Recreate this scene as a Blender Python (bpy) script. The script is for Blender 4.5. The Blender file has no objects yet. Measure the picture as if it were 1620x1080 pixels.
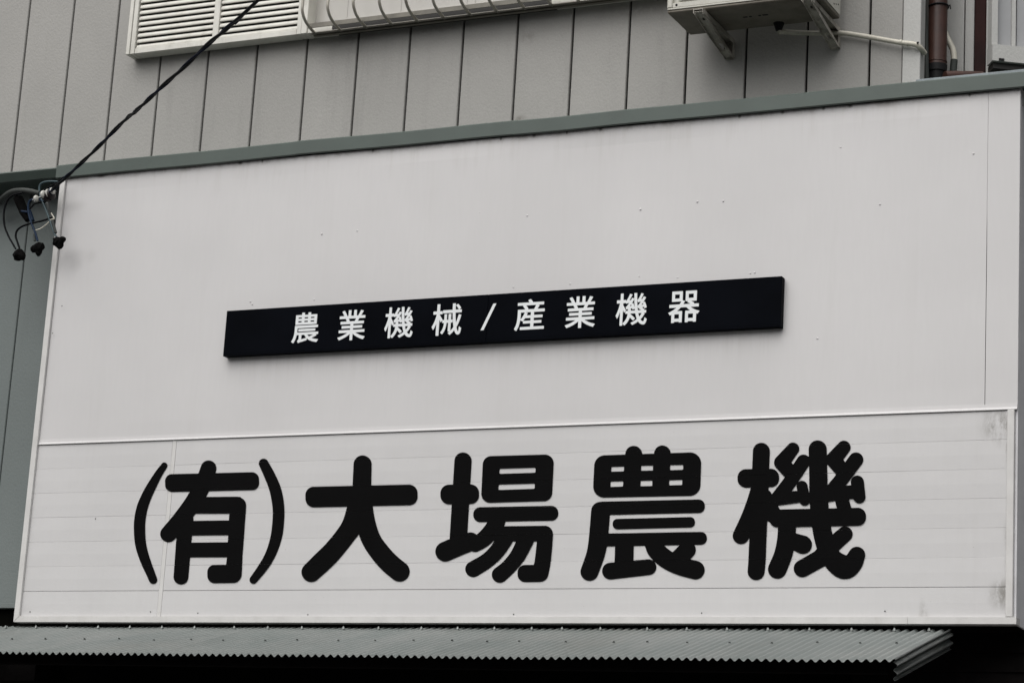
import bpy, bmesh, math, random
import numpy as np
from mathutils import Vector, noise as mnoise
random.seed(7)
S = bpy.context.scene
COL = S.collection
# ------------------------------------------------------------------ camera
F = 3786.405                     # focal length in photograph pixels (1620 wide)
YAW, PITCH, ROLL = -0.4531269, 0.23482709, 0.05968767
CAM = np.array([7.3025, -9.6, 1.6])
_cy, _sy, _cp, _sp, _cr, _sr = math.cos(YAW), math.sin(YAW), math.cos(PITCH), math.sin(PITCH), math.cos(ROLL), math.sin(ROLL)
FW = np.array([_sy*_cp, _cy*_cp, _sp]); _r = np.array([_cy, -_sy, 0.0]); _u = np.cross(_r, FW)
RT = _cr*_r + _sr*_u; UP = -_sr*_r + _cr*_u
cd = bpy.data.cameras.new('camera'); cam = bpy.data.objects.new('camera', cd); COL.objects.link(cam)
cd.sensor_width = 36; cd.lens = F/1620*36; cd.clip_start = .05; cd.clip_end = 500
from mathutils import Matrix
cam.matrix_world = Matrix(((RT[0], UP[0], -FW[0], CAM[0]), (RT[1], UP[1], -FW[1], CAM[1]), (RT[2], UP[2], -FW[2], CAM[2]), (0, 0, 0, 1)))
S.camera = cam
# ------------------------------------------------------------------ sky, sun, exposure (overcast)
SUN_EL, SUN_AZ = math.radians(57), math.radians(190)      # azimuth measured from +Y, clockwise
w = bpy.data.worlds.new('World'); S.world = w; w.use_nodes = True
nt = w.node_tree; nt.nodes.clear()
sky = nt.nodes.new('ShaderNodeTexSky'); sky.sky_type = 'NISHITA'; sky.sun_disc = False
sky.sun_elevation = SUN_EL; sky.sun_rotation = SUN_AZ; sky.air_density = 1.0; sky.dust_density = 5.0; sky.ozone_density = 1.0
hs = nt.nodes.new('ShaderNodeHueSaturation'); hs.inputs['Saturation'].default_value = .16
bg = nt.nodes.new('ShaderNodeBackground'); bg.inputs[1].default_value = .06
ow = nt.nodes.new('ShaderNodeOutputWorld')
nt.links.new(sky.outputs[0], hs.inputs['Color']); nt.links.new(hs.outputs[0], bg.inputs[0]); nt.links.new(bg.outputs[0], ow.inputs[0])
sl = bpy.data.lights.new('sun', 'SUN'); sl.energy = 1.5; sl.angle = math.radians(80); sl.color = (1, .975, .94)
so = bpy.data.objects.new('sun', sl); COL.objects.link(so)
_d = Vector((math.sin(SUN_AZ)*math.cos(SUN_EL), math.cos(SUN_AZ)*math.cos(SUN_EL), math.sin(SUN_EL)))
so.rotation_euler = _d.to_track_quat('Z', 'Y').to_euler(); so.location = _d*30
S.view_settings.view_transform = 'Standard'; S.view_settings.look = 'None'
S.view_settings.gamma = 1; S.view_settings.exposure = 0.78; S.view_settings.use_curve_mapping = False

# ------------------------------------------------------------------ point finding (a pixel's ray met with a real plane of the house)
def _ray(px, py): return (px-810)/F*RT + (540-py)/F*UP + FW
def U(px, py, Y=0.0):
    d = _ray(px, py); return Vector(CAM + (Y-CAM[1])/d[1]*d)
def UX(px, py, X):
    d = _ray(px, py); return Vector(CAM + (X-CAM[0])/d[0]*d)
def UZ(px, py, Z):
    d = _ray(px, py); return Vector(CAM + (Z-CAM[2])/d[2]*d)

# ------------------------------------------------------------------ materials
class N:
    def __init__(s, name):
        s.m = bpy.data.materials.new(name); s.m.use_nodes = True; s.t = s.m.node_tree
        s.b = s.t.nodes['Principled BSDF']; g = s.t.nodes.new('ShaderNodeNewGeometry'); s.pos = g.outputs['Position']
    def n(s, k, **kw):
        x = s.t.nodes.new(k)
        for a, v in kw.items(): setattr(x, a, v)
        return x
    def l(s, a, b): s.t.links.new(a, b)
    def mapping(s, scale, loc=(0, 0, 0)):
        x = s.n('ShaderNodeMapping'); x.inputs['Scale'].default_value = scale; x.inputs['Location'].default_value = loc
        s.l(s.pos, x.inputs[0]); return x.outputs[0]
    def noise(s, scale, detail=4, rough=.55, stretch=(1, 1, 1), loc=(0, 0, 0)):
        x = s.n('ShaderNodeTexNoise'); x.inputs['Scale'].default_value = scale
        x.inputs['Detail'].default_value = detail; x.inputs['Roughness'].default_value = rough
        s.l(s.mapping(stretch, loc), x.inputs['Vector']); return x.outputs['Fac']
    def ramp(s, f, a, b, lo=0.0, hi=1.0):
        x = s.n('ShaderNodeMapRange'); x.interpolation_type = 'SMOOTHSTEP'
        x.inputs['From Min'].default_value = a; x.inputs['From Max'].default_value = b
        x.inputs['To Min'].default_value = lo; x.inputs['To Max'].default_value = hi
        s.l(f, x.inputs['Value']); return x.outputs[0]
    def mul(s, a, b, op='MULTIPLY'):
        x = s.n('ShaderNodeMath', operation=op)
        for i, v in enumerate((a, b)):
            if isinstance(v, (int, float)): x.inputs[i].default_value = v
            else: s.l(v, x.inputs[i])
        return x.outputs[0]
    def mix(s, f, a, b):
        x = s.n('ShaderNodeMix', data_type='RGBA')
        for i, v in ((0, f), (6, a), (7, b)):
            if isinstance(v, (int, float)): x.inputs[i].default_value = v
            elif isinstance(v, tuple): x.inputs[i].default_value = (*v, 1)
            else: s.l(v, x.inputs[i])
        return x.outputs[2]
    def spot(s, c, r, a=.55, b=1.0):
        """1 inside an ellipsoid round c with radii r, 0 outside"""
        v = s.n('ShaderNodeVectorMath', operation='SUBTRACT'); s.l(s.pos, v.inputs[0]); v.inputs[1].default_value = c
        v2 = s.n('ShaderNodeVectorMath', operation='DIVIDE'); s.l(v.outputs[0], v2.inputs[0]); v2.inputs[1].default_value = r
        ln = s.n('ShaderNodeVectorMath', operation='LENGTH'); s.l(v2.outputs[0], ln.inputs[0])
        return s.ramp(ln.outputs['Value'], a, b, 1, 0)
    def bump(s, h, strength, dist):
        x = s.n('ShaderNodeBump'); x.inputs['Strength'].default_value = strength; x.inputs['Distance'].default_value = dist
        s.l(h, x.inputs['Height']); s.l(x.outputs[0], s.b.inputs['Normal'])
    def fin(s, col, rough=.5, metal=0.0, spec=.5):
        if isinstance(col, tuple): s.b.inputs['Base Color'].default_value = (*col, 1)
        else: s.l(col, s.b.inputs['Base Color'])
        if isinstance(rough, float): s.b.inputs['Roughness'].default_value = rough
        else: s.l(rough, s.b.inputs['Roughness'])
        s.b.inputs['Metallic'].default_value = metal; s.b.inputs['Specular IOR Level'].default_value = spec
        return s.m

def simple(name, col, rough=.5, metal=0.0, var=.12, dirt=.0, dcol=(.06, .05, .035), nscale=9.0, bump=0.0, spec=.5):
    k = N(name); f = k.noise(nscale, 5, .6)
    a = tuple(c*(1-var) for c in col); b = tuple(min(1, c*(1+var)) for c in col)
    c = k.mix(k.ramp(f, .3, .7), a, b)
    if dirt:
        g = k.ramp(k.noise(14, 6, .7, (1, 1, .45)), .48, .72); c = k.mix(k.mul(g, dirt), c, dcol)
    if bump: k.bump(k.noise(nscale*9, 3), bump, .002)
    return k.fin(c, rough, metal, spec)

ZB, ZD, ZT, ZC = 2.861, 3.750, 5.146, 5.218      # sign bottom, divider, sign top, flashing top
def mat_sign(name, base, top=True):
    k = N(name)
    big = k.noise(1.3, 3, .5); fine = k.noise(60, 3, .6, (1, 1, .12)); streak = k.noise(9, 5, .62, (1, 1, .05))
    c = k.mix(k.ramp(big, .3, .7), tuple(x*.965 for x in base), tuple(x*1.02 for x in base))
    c = k.mix(k.mul(k.ramp(fine, .3, .7), .10), c, tuple(x*.86 for x in base))
    c = k.mix(k.mul(k.ramp(streak, .52, .78), .09), c, (base[0]*.72, base[1]*.71, base[2]*.66))
    sx = k.n('ShaderNodeSeparateXYZ'); k.l(k.pos, sx.inputs[0])
    if top:
        # run-off marks under the flashing
        band = k.ramp(sx.outputs[2], 4.93, 5.15); runs = k.ramp(k.noise(16, 5, .7, (1, 1, .08)), .46, .75)
        c = k.mix(k.mul(k.mul(band, runs), .20), c, (.30, .275, .23))
        edge = k.ramp(sx.outputs[2], 5.112, 5.146); er = k.ramp(k.noise(7, 5, .7), .42, .66)
        c = k.mix(k.mul(k.mul(edge, er), .5), c, (.10, .075, .055))
        for (x, y, rx) in ((793, 212, .010), (845, 210.5, .014), (897, 206, .008), (950, 202, .016), (1170, 183, .012), (1238, 178, .014), (1303, 173, .012), (1345, 170, .018), (1534, 153, .009), (160, 279, .05), (380, 258, .02), (415, 256, .008), (590, 238, .012)):
            p = U(x, y, 0); c = k.mix(k.mul(k.spot((p.x, 0, ZT-.004), (rx, .3, .013), .1), .8), c, (.035, .025, .02))
        # run-off below the black plate
        pb = k.mul(k.ramp(sx.outputs[2], 3.95, 4.15), k.ramp(sx.outputs[2], 4.158, 4.17, 1, 0))
        px_ = k.mul(k.ramp(sx.outputs[0], 1.05, 1.15), k.ramp(sx.outputs[0], 3.85, 3.95, 1, 0))
        c = k.mix(k.mul(k.mul(k.mul(pb, px_), k.ramp(k.noise(26, 4, .7, (1, 1, .04)), .4, .7)), .13), c, (.25, .23, .2))
        for (x, y, rx, rz, a) in ((120, 420, .055, .05, .11), (144, 405, .05, .05, .11), (120, 325, .09, .04, .16), (935-540+0, 339+0, .01, .01, .0)):
            if a:
                p = U(x, y, 0); c = k.mix(k.mul(k.spot(tuple(p), (rx, .3, rz), .1), a), c, (.2, .19, .18))
    else:
        line = k.mul(k.ramp(sx.outputs[2], ZB+.0310, ZB+.0290), k.ramp(k.noise(5, 5, .7), .35, .6)); c = k.mix(k.mul(line, .55), c, (.12, .10, .07))
        for (x, y, rx, rz, a, n0) in ((1583, 672, .11, .12, 1.0, .34), (1597, 720, .035, .30, .7, .36), (1588, 940, .085, .09, 1.0, .32), (1596, 870, .035, .2, .8, .34),
                                 (1461, 972, .03, .09, .6, .3), (42, 965, .05, .03, .15, .3)):
            p = U(x, y, 0); g = k.mul(k.mul(k.spot(tuple(p), (rx, .3, rz), .0), k.ramp(k.noise(42, 6, .75, (1, 1, .45)), n0, n0+.22)), k.ramp(k.noise(13, 5, .7, (1, 1, .5), (x*.01, 0, 0)), .40, .60))
            c = k.mix(k.mul(g, a*.8), c, (.17, .16, .14))
        sp = k.mul(k.ramp(k.noise(120, 2, .5), .73, .78), .5); c = k.mix(sp, c, (.2, .18, .15))
    k.bump(k.mul(k.noise(3.2, 3), k.mul(k.noise(190, 2, .5), .05), 'ADD'), .3, .004 if top else .010)
    return k.fin(c, .42, 0, .4)

def mat_siding(name, base, dirt=.2):
    k = N(name)
    c = k.mix(k.ramp(k.noise(1.1, 4, .6), .3, .7), tuple(x*.93 for x in base), tuple(x*1.05 for x in base))
    c = k.mix(k.mul(k.ramp(k.noise(170, 3, .6), .35, .7), .22), c, tuple(x*.72 for x in base))
    c = k.mix(k.mul(k.ramp(k.noise(6, 6, .68, (1, 1, .10)), .52, .8), dirt), c, tuple(x*.45 for x in base))
    oi = k.n('ShaderNodeObjectInfo'); c = k.mix(k.mul(oi.outputs['Random'], .10), c, tuple(x*.7 for x in base))
    for (x, y, rx, rz, a) in ((405, 90, .02, .07, .4), (480, 78, .12, .035, .25), (835, 60, .06, .05, .35), (822, 188, .05, .025, .5), (1010, 16, .3, .05, .3), (560, 62, .2, .04, .3), (700, 45, .3, .04, .3)):
        if name == 'upper_siding':
            p = U(x, y, .35); c = k.mix(k.mul(k.mul(k.spot(tuple(p), (rx, .3, rz), .0), k.ramp(k.noise(20, 5, .7), .3, .6)), a), c, (.10, .09, .07))
    h = k.noise(85, 4, .62, (1, 1, .8)); k.bump(h, .55, .0035)
    return k.fin(c, .72, 0, .3)

M = {}
M['sign'] = mat_sign('sign_panel_paint', (.600, .592, .594)); M['board'] = mat_sign('sign_board_paint', (.600, .594, .596), False)
M['trim'] = simple('white_trim_paint', (.61, .603, .592), .45, var=.05, dirt=.12, dcol=(.3, .27, .22))
M['side'] = simple('side_lit_white_sheet', (.78, .78, .80), .45, var=.04, dirt=.2, dcol=(.3, .29, .28))  # same sheet as the sign, lightened to paint in light from the side
M['siding'] = mat_siding('upper_siding', (.362, .356, .34), .32); M['green_siding'] = mat_siding('green_siding', (.17, .193, .19), .15)
M['cap'] = simple('green_flashing_paint', (.062, .083, .073), .45, var=.07, dirt=.18, dcol=(.07, .08, .07), nscale=5)
M['cap_light'] = simple('worn_flashing_metal', (.22, .255, .27), .5, var=.15, dirt=.3, nscale=14)
M['gap'] = simple('dark_backing', (.0025, .0025, .002), .9, spec=.02)
M['black'] = simple('black_vinyl', (.0028, .0027, .0029), .7, var=.15, nscale=4, spec=.05)
M['plate'] = simple('navy_black_plate', (.0022, .0028, .0046), .5, var=.25, nscale=3, spec=.02)
M['white_letter'] = simple('white_letter', (.74, .765, .775), .5, var=.02)
M['louver'] = simple('cream_shutter_paint', (.66, .65, .60), .5, var=.06, dirt=.25, dcol=(.2, .18, .13), nscale=7)
M['alu'] = simple('grille_aluminium', (.40, .38, .33), .45, .1, var=.12, dirt=.35, dcol=(.10, .085, .06))
M['rail_shade'] = simple('shaded_rail', (.17, .16, .135), .5, .1, var=.2)  # darker copy of the grille metal, rail shading put into the colour
M['alu_dark'] = simple('window_dark_and_shade', (.016, .015, .013), .6, .0, var=.2)
M['pane'] = simple('frosted_pane', (.50, .485, .455), .25, var=.03, nscale=1.5)
M['pane_grey'] = simple('pale_grey_pane', (.36, .365, .375), .3, var=.03)
M['ac'] = simple('ac_casing', (.52, .51, .46), .5, var=.08, dirt=.22, dcol=(.2, .17, .11), nscale=6)
M['ac_bottom'] = simple('ac_shaded_dirty_bottom', (.155, .14, .115), .7, var=.18, dirt=.5, dcol=(.09, .07, .045), nscale=7)  # dirt, plus a base darkened to paint in shade beneath the unit
M['bracket'] = simple('shaded_bracket_paint', (.36, .34, .30), .55, .0, var=.2, dirt=.75, dcol=(.07, .045, .03), nscale=12)  # base darkened and dirtied to deepen the shade under the unit
M['dark'] = simple('black_plastic', (.011, .011, .012), .5, var=.2, spec=.15)
M['tape'] = simple('black_tape', (.0035, .0035, .0035), .85, var=.3, nscale=40, bump=.4, spec=.05)
M['wire_black'] = simple('cable_black', (.0045, .005, .006), .55, spec=.06)
M['wire_blue'] = simple('cable_blue', (.009, .022, .048), .5, spec=.15)
M['wire_navy'] = simple('cable_navy', (.004, .006, .016), .6, spec=.05)
M['wire_teal'] = simple('cable_teal', (.03, .06, .07), .5)
M['conduit'] = simple('grey_conduit', (.045, .050, .047), .6, spec=.2)
M['porcelain'] = simple('porcelain', (.46, .455, .42), .3, var=.1, dirt=.2)
M['brown_clay'] = simple('brown_glaze', (.012, .008, .008), .35, spec=.3)
M['hose'] = simple('drain_hose', (.52, .50, .43), .5, var=.08, dirt=.35, dcol=(.22, .18, .11), nscale=20)
M['pipe'] = simple('brown_downpipe', (.052, .023, .017), .45, var=.25, dirt=.2, dcol=(.06, .05, .045), nscale=8)
M['return_dark'] = simple('shaded_return', (.06, .058, .052), .85, var=.3, nscale=5)  # coloured dark for the shade in the recess beside the downpipe
M['red'] = simple('dark_red_post', (.020, .0045, .004), .6, var=.3, spec=.15, nscale=8)
M['soffit'] = simple('shaded_timber', (.004, .0035, .0035), .9, var=.3, spec=.05)  # near-black colour stands for the deep shade under sign and awning
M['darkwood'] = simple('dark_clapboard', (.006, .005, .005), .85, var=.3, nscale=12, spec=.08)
M['white_wall'] = mat_siding('annex_wall', (.50, .50, .485), .15)
M['sheet_under'] = simple('shaded_sheet_underside', (.012, .010, .009), .9, var=.3, spec=.05)  # near-black colour paints in the shade under the awning sheets
M['sheet_old'] = simple('weathered_sheet', (.17, .185, .18), .38, .25, var=.15, dirt=.3, nscale=12)
M['steel'] = simple('galvanised_bracket', (.30, .31, .31), .4, .6, var=.15, nscale=20)
M['house_beige'] = simple('beige_plaster', (.12, .11, .095), .85, nscale=2)
M['house_grey'] = simple('grey_plaster', (.08, .08, .08), .85, nscale=2)
M['roof_tile'] = simple('roof_tile', (.05, .05, .055), .6)
k = N('galvanised_sheet')
c = k.mix(k.ramp(k.noise(5, 4, .6, (1, .5, 1)), .3, .7), (.165, .185, .180), (.205, .218, .212))
c = k.mix(k.mul(k.ramp(k.noise(9, 4, .6, (1, .35, 1)), .5, .8), .22), c, (.12, .13, .125)); c = k.mix(k.mul(k.ramp(k.noise(1.7, 4, .6), .45, .7), .25), c, (.21, .20, .18))
oi = k.n('ShaderNodeObjectInfo'); c = k.mix(k.mul(oi.outputs['Random'], .3), c, (.13, .148, .14)); k.bump(k.noise(14, 2), .1, .002); M['sheet'] = k.fin(c, .5, .1)
k = N('asphalt'); c = k.mix(k.ramp(k.noise(120, 3), .3, .7), (.035, .035, .036), (.075, .074, .072)); k.bump(k.noise(180, 3), .5, .006); M['asphalt'] = k.fin(c, .85)
k = N('concrete'); c = k.mix(k.ramp(k.noise(3, 6, .65), .3, .7), (.10, .10, .095), (.15, .145, .14)); k.bump(k.noise(120, 3), .3, .004); M['concrete'] = k.fin(c, .85)

# ------------------------------------------------------------------ builders
def tag(o, label=None, cat=None, group=None, kind=None):
    if label: o['label'] = label
    if cat: o['category'] = cat
    if group: o['group'] = group
    if kind: o['kind'] = kind
    return o
def thing(name, loc, label, cat, group=None):
    o = bpy.data.objects.new(name, None); o.location = loc; o.empty_display_size = .1; COL.objects.link(o)
    return tag(o, label, cat, group)
def wloc(o):
    v = Vector((0, 0, 0))
    while o is not None: v += o.location; o = o.parent
    return v
def link(name, me, m, parent=None, loc=(0, 0, 0)):
    if m is not None and not me.materials: me.materials.append(M[m] if isinstance(m, str) else m)
    o = bpy.data.objects.new(name, me); o.location = loc; COL.objects.link(o)
    if parent: o.parent = parent
    return o
def obj(name, bm, m, parent=None, smooth=False, kind=None, label=None):
    """bm holds world coordinates"""
    if parent is not None: bmesh.ops.translate(bm, vec=-wloc(parent), verts=bm.verts)
    bmesh.ops.recalc_face_normals(bm, faces=bm.faces)
    if parent is not None:   # origin in the middle of the piece
        lo = Vector([min(v.co[i] for v in bm.verts) for i in range(3)]); hi = Vector([max(v.co[i] for v in bm.verts) for i in range(3)]); mid = (lo+hi)/2
        bmesh.ops.translate(bm, vec=-mid, verts=bm.verts)
    else: mid = Vector((0, 0, 0))
    me = bpy.data.meshes.new(name); bm.to_mesh(me); bm.free()
    if smooth:
        for p in me.polygons: p.use_smooth = True
        me.set_sharp_from_angle(angle=math.radians(52))
    o = link(name, me, m, parent, mid)
    if kind: o['kind'] = kind
    if label: o['label'] = label
    return o
def B(): return bmesh.new()
def box(bm, x0, x1, y0, y1, z0, z1, bev=0.0):
    r = bmesh.ops.create_cube(bm, size=1); vs = r['verts']
    for v in vs: v.co = Vector(((x0+x1)/2 + v.co.x*(x1-x0), (y0+y1)/2 + v.co.y*(y1-y0), (z0+z1)/2 + v.co.z*(z1-z0)))
    if bev: bmesh.ops.bevel(bm, geom=list({e for v in vs for e in v.link_edges}), offset=bev, segments=1, affect='EDGES')
    return bm
def prism(bm, poly, mapf, t0, t1):
    """poly: list of 2D points, mapf(a,b,t)->Vector"""
    lo = [bm.verts.new(mapf(a, b, t0)) for a, b in poly]; hi = [bm.verts.new(mapf(a, b, t1)) for a, b in poly]; n = len(poly)
    bm.faces.new(lo); bm.faces.new(hi[::-1])
    for i in range(n): bm.faces.new((lo[i], lo[(i+1) % n], hi[(i+1) % n], hi[i]))
    return bm
def cr(pts, n=6):
    pts = [Vector(p) for p in pts]; out = []
    P = [pts[0]*2-pts[1]] + pts + [pts[-1]*2-pts[-2]]
    for i in range(1, len(P)-2):
        for k in range(n):
            t = k/n; a, b, c, d = P[i-1:i+3]
            out.append(.5*((2*b)+(c-a)*t+(2*a-5*b+4*c-d)*t*t+(3*b-a-3*c+d)*t**3))
    out.append(pts[-1]); return out
def tube(bm, pts, r, seg=8, cap=True):
    rs = r if isinstance(r, (list, tuple)) else [r]*len(pts)
    pts = [Vector(p) for p in pts]; T0 = (pts[1]-pts[0]).normalized()
    nrm = T0.orthogonal().normalized(); rings = []
    for i, p in enumerate(pts):
        T = (pts[min(i+1, len(pts)-1)]-pts[max(i-1, 0)]).normalized()
        nrm = (nrm - T*nrm.dot(T)).normalized(); bn = T.cross(nrm)
        rings.append([bm.verts.new(p+rs[i]*(math.cos(a)*nrm+math.sin(a)*bn)) for a in [2*math.pi*k/seg for k in range(seg)]])
    for a, b in zip(rings, rings[1:]):
        for k in range(seg): bm.faces.new((a[k], a[(k+1) % seg], b[(k+1) % seg], b[k]))
    if cap: bm.faces.new(rings[0][::-1]); bm.faces.new(rings[-1])
    return bm
def fill2d(loops, thick=0.0):
    """flat area with holes (even-odd), triangulated by a filled curve; returns vertex list, face list"""
    cu = bpy.data.curves.new('fill', 'CURVE'); cu.dimensions = '2D'; cu.fill_mode = 'BOTH'; cu.extrude = thick
    for L in loops:
        sp = cu.splines.new('POLY'); sp.points.add(len(L)-1); sp.use_cyclic_u = True
        for q, (x, y) in zip(sp.points, L): q.co = (x, y, 0, 1)
    o = bpy.data.objects.new('fill', cu); COL.objects.link(o)
    me = bpy.data.meshes.new_from_object(o); bpy.data.objects.remove(o); bpy.data.curves.remove(cu)
    vs = [v.co.copy() for v in me.vertices]; fs = [tuple(p.vertices) for p in me.polygons]; bpy.data.meshes.remove(me)
    return vs, fs
def fill_bm(loops, thick, mapf):
    vs, fs = fill2d(loops, thick); bm = B(); vv = [bm.verts.new(mapf(v.x, v.y, v.z)) for v in vs]
    for f in fs:
        try: bm.faces.new([vv[i] for i in f])
        except ValueError: pass
    bmesh.ops.remove_doubles(bm, verts=bm.verts, dist=1e-5)
    return bm

# ------------------------------------------------------------------ levels
XR = 4.966; YW = .35                                # right end of the sign, upper wall plane
# ------------------------------------------------------------------ ground
bm = B(); box(bm, -150, 150, -150, 150, -.4, 0); tag(obj('ground', bm, 'asphalt'), kind='structure')
bm = B(); box(bm, -12, 14, -2.2, .3, .0, .12, .01); tag(obj('pavement', bm, 'concrete'), kind='structure')

for i, (x0, x1, yf, h, m_) in enumerate(((-22, -11, -17.5, 8.6, 'house_beige'), (-9.5, 2.5, -16.8, 8.2, 'house_grey'), (4.2, 14, -17.2, 8.8, 'house_beige'), (15.5, 27, -17, 8.3, 'house_grey'))):  # unseen row added behind the camera to block low sky light
    ho = thing('sky_blocking_house', ((x0+x1)/2, yf-4, 0), ('beige', 'grey', 'tan', 'dark grey')[i]+' plastered house across the street, unseen behind the viewer, added to block low sky light', 'house', 'unseen houses added to block low sky light')
    obj('wall', box(B(), x0, x1, yf-8, yf, 0, h-2), m_, ho)
    rf = obj('roof', prism(B(), [(yf+.6, h-2.1), (yf+.6, h-1.95), (yf-4, h+.4), (yf-8.6, h-1.95), (yf-8.6, h-2.1)], lambda a, b, t: Vector((t, a, b)), x0-.4, x1+.4), 'roof_tile', ho)
    for zf in (1.0, 3.9):
        for kx in range(4):
            xw = x0+1.2+kx*(x1-x0-2.2)/4; fr_ = obj('window', box(B(), xw, xw+1.5, yf+.001, yf+.06, zf, zf+1.2), 'trim', ho); obj('pane', box(B(), xw+.06, xw+1.44, yf+.061, yf+.066, zf+.06, zf+1.14), 'alu_dark', fr_)
# ------------------------------------------------------------------ building
bl = thing('building', (2.5, .8, 0), 'two storey house clad in grey vertical siding behind and above the white signboard', 'building')
def bpart(name, bm, m, **k): return obj(name, bm, m, bl, **k)
bm = B(); box(bm, -6, 4.40, YW+.03, 6, 2.6, 8.2); bpart('upper_storey_core', bm, 'gap')
bm = B(); box(bm, 4.38, 9, 1.1, 6, 2.6, 8.2); bpart('rear_wing_core', bm, 'gap')
bm = B(); box(bm, -6, 6.2, .9, 6, .0, 2.6); bpart('ground_floor_core', bm, 'soffit')
# upper siding boards: pitch .2995 m
gx = lambda i: CAM[0] + (.8*(-0.41306141+0.36123501*i)-CAM[0])*(9.6+YW)/9.6
pitch = gx(1)-gx(0); g = .0105
def board_mesh(name, wd, z0, z1, dep=.018):
    prof = [(-wd/2, dep), (-wd/2, .004), (-wd/2+.003, 0), (wd/2-.003, 0), (wd/2, .004), (wd/2, dep)]
    b = B(); prism(b, prof, lambda a, c, t: Vector((a, c, t)), z0, z1); bmesh.ops.recalc_face_normals(b, faces=b.faces)
    me = bpy.data.meshes.new(name); b.to_mesh(me); b.free(); return me
me = board_mesh('siding_board', pitch-g, -1.3, 1.3)
XC0 = U(1428, 130, YW).x                           # left side of the corner trim
for i in range(-12, 18):
    x0, x1 = gx(i), gx(i+1)
    if x1 <= XC0+.05: link('siding_board', me, 'siding', bl, Vector(((x0+x1)/2, YW, 6.4))-bl.location)
    else:
        link('siding_board', board_mesh('siding_board', XC0-x0-g, -1.3, 1.3), 'siding', bl, Vector(((x0+XC0)/2, YW, 6.4))-bl.location); break
XC1 = U(1455, 130, YW-.012).x
bm = B(); box(bm, XC0, XC1, YW-.012, YW+.06, 5.0, 8.1, .003); bpart('corner_trim', bm, 'white_wall')
bm = B(); box(bm, XC0+.01, XC1-.006, YW+.061, YW+.74, 5.0, 8.1); bpart('return_wall', bm, 'return_dark')
# lower green wall left of the sign
GY = .2
gxx = U(23.5, 540, GY).x
me = board_mesh('siding_board', pitch-.006, -1.09, 1.09)
bm = B(); box(bm, -6, .02, GY+.02, GY+.6, 2.72, 5.16); bpart('lower_wall_backing', bm, 'gap')
for i in range(-12, 1):
    link('siding_board', me, 'green_siding', bl, Vector((gxx+(i+.5)*pitch, GY, 4.075))-bl.location)
bm = B(); box(bm, -6, -.004, GY-.012, GY+.03, 2.957, 2.983, .002); bpart('starter_strip', bm, 'green_siding')
bm = B(); box(bm, -6, -.02, GY+.03, GY+.7, 2.6, 2.95); bpart('soffit', bm, 'soffit')
# ledge and flashing
bm = B(); box(bm, -6, 6.2, .02, YW+.9, 5.162, 5.19); bpart('ledge', bm, 'cap')
bm = B(); prism(bm, [(.022, 5.160), (.012, 5.163), (-.010, 5.203), (-.008, 5.209), (.03, 5.209), (.03, 5.160)], lambda a, b, t: Vector((t, a, b)), -6, -.022); bpart('eave_flashing', bm, 'cap')
def cap_piece(x0, x1, dz0, dz1, y=-.022):
    b = B(); prof = [(y+.008, 5.146), (y, 5.150), (y, 5.212), (y+.006, 5.218), (.3, 5.226), (.3, 5.220), (y+.012, 5.212), (y+.012, 5.146)]
    n = 10; rings = []
    for k in range(n+1):
        t = k/n; x = x0+(x1-x0)*t; dz = dz0*(1-t)+dz1*t + .0016*math.sin(t*math.pi*2.3+x0)
        rings.append([b.verts.new((x, a, c+dz)) for a, c in prof])
    m = len(prof)
    for p, q in zip(rings, rings[1:]):
        for i in range(m): b.faces.new((p[i], p[(i+1) % m], q[(i+1) % m], q[i]))
    b.faces.new(rings[0]); b.faces.new(rings[-1][::-1]); bpart('cap_flashing', b, 'cap')
xj = U(812, 195, -.022).x; xj2 = U(470, 235, -.022).x
cap_piece(-.026, xj2, -.002, .002); cap_piece(xj2-.006, xj+.02, .003, .001, -.0228); cap_piece(xj, 3.4, .0, .002, -.0236); cap_piece(3.38, 5.25, .002, .0, -.0244)
a = U(1449, 131, -.01); bm = B(); box(bm, a.x, 5.25, -.012, .03, 5.212, 5.232, .002); bpart('ledge_edge_strip', bm, 'cap_light')
# dark structure behind and below the sign
bm = B(); box(bm, .03, XR-.03, .06, .9, ZB+.012, 5.14); bpart('sign_backing', bm, 'soffit')
bm = B(); box(bm, .03, XR-.002, .012, .9, ZB+.002, ZB+.010); bpart('sign_soffit', bm, 'soffit')
# ground-floor wall in the shade: dark clapboards
for i in range(17):
    z = 1.55+i*.082
    b = B(); prism(b, [(.30, z), (.30, z+.086), (.285, z+.084), (.272, z+.002)], lambda a, c, t: Vector((t, a, c)), 4.2, 6.2); bpart('clapboard', b, 'darkwood')
bm = B(); box(bm, 4.2, 6.2, .31, .9, 0, 2.95); bpart('shop_side_wall', bm, 'soffit')
bm = B(); box(bm, -6, 4.2, .60, .9, 0, 2.86); bpart('shop_front_wall', bm, 'soffit')
for x in (-1.5, .2, 2.2):
    bm = B(); box(bm, x, x+.10, .5, .6, 0, 2.84); bpart('post', bm, 'darkwood')
bm = B(); box(bm, -6, 4.2, .48, .61, 2.32, 2.44); bpart('lintel', bm, 'darkwood')

# ------------------------------------------------------------------ rear wing beside the downpipe
for (xa, xb) in ((1440, 1477.5), (1478, 1525.3), (1526, 1541.5)):
    p, q = U(xa, 60, .72), U(xb, 60, .72); bm = B(); box(bm, p.x+.002, q.x-.002, .72, 1.1, 5.0, 8.1, .002); bpart('wall_panel', bm, 'white_wall')
p, q = U(1541.5, 60, .70), U(1559.5, 60, .70); bm = B(); box(bm, p.x, q.x, .70, 1.1, 5.0, 8.1, .003); bpart('red_post', bm, 'red')
p, q = U(1560, 60, .69), U(1566, 60, .69); bm = B(); box(bm, p.x, q.x, .69, 1.1, 5.0, 8.1, .002); bpart('window_trim', bm, 'white_wall')
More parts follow.
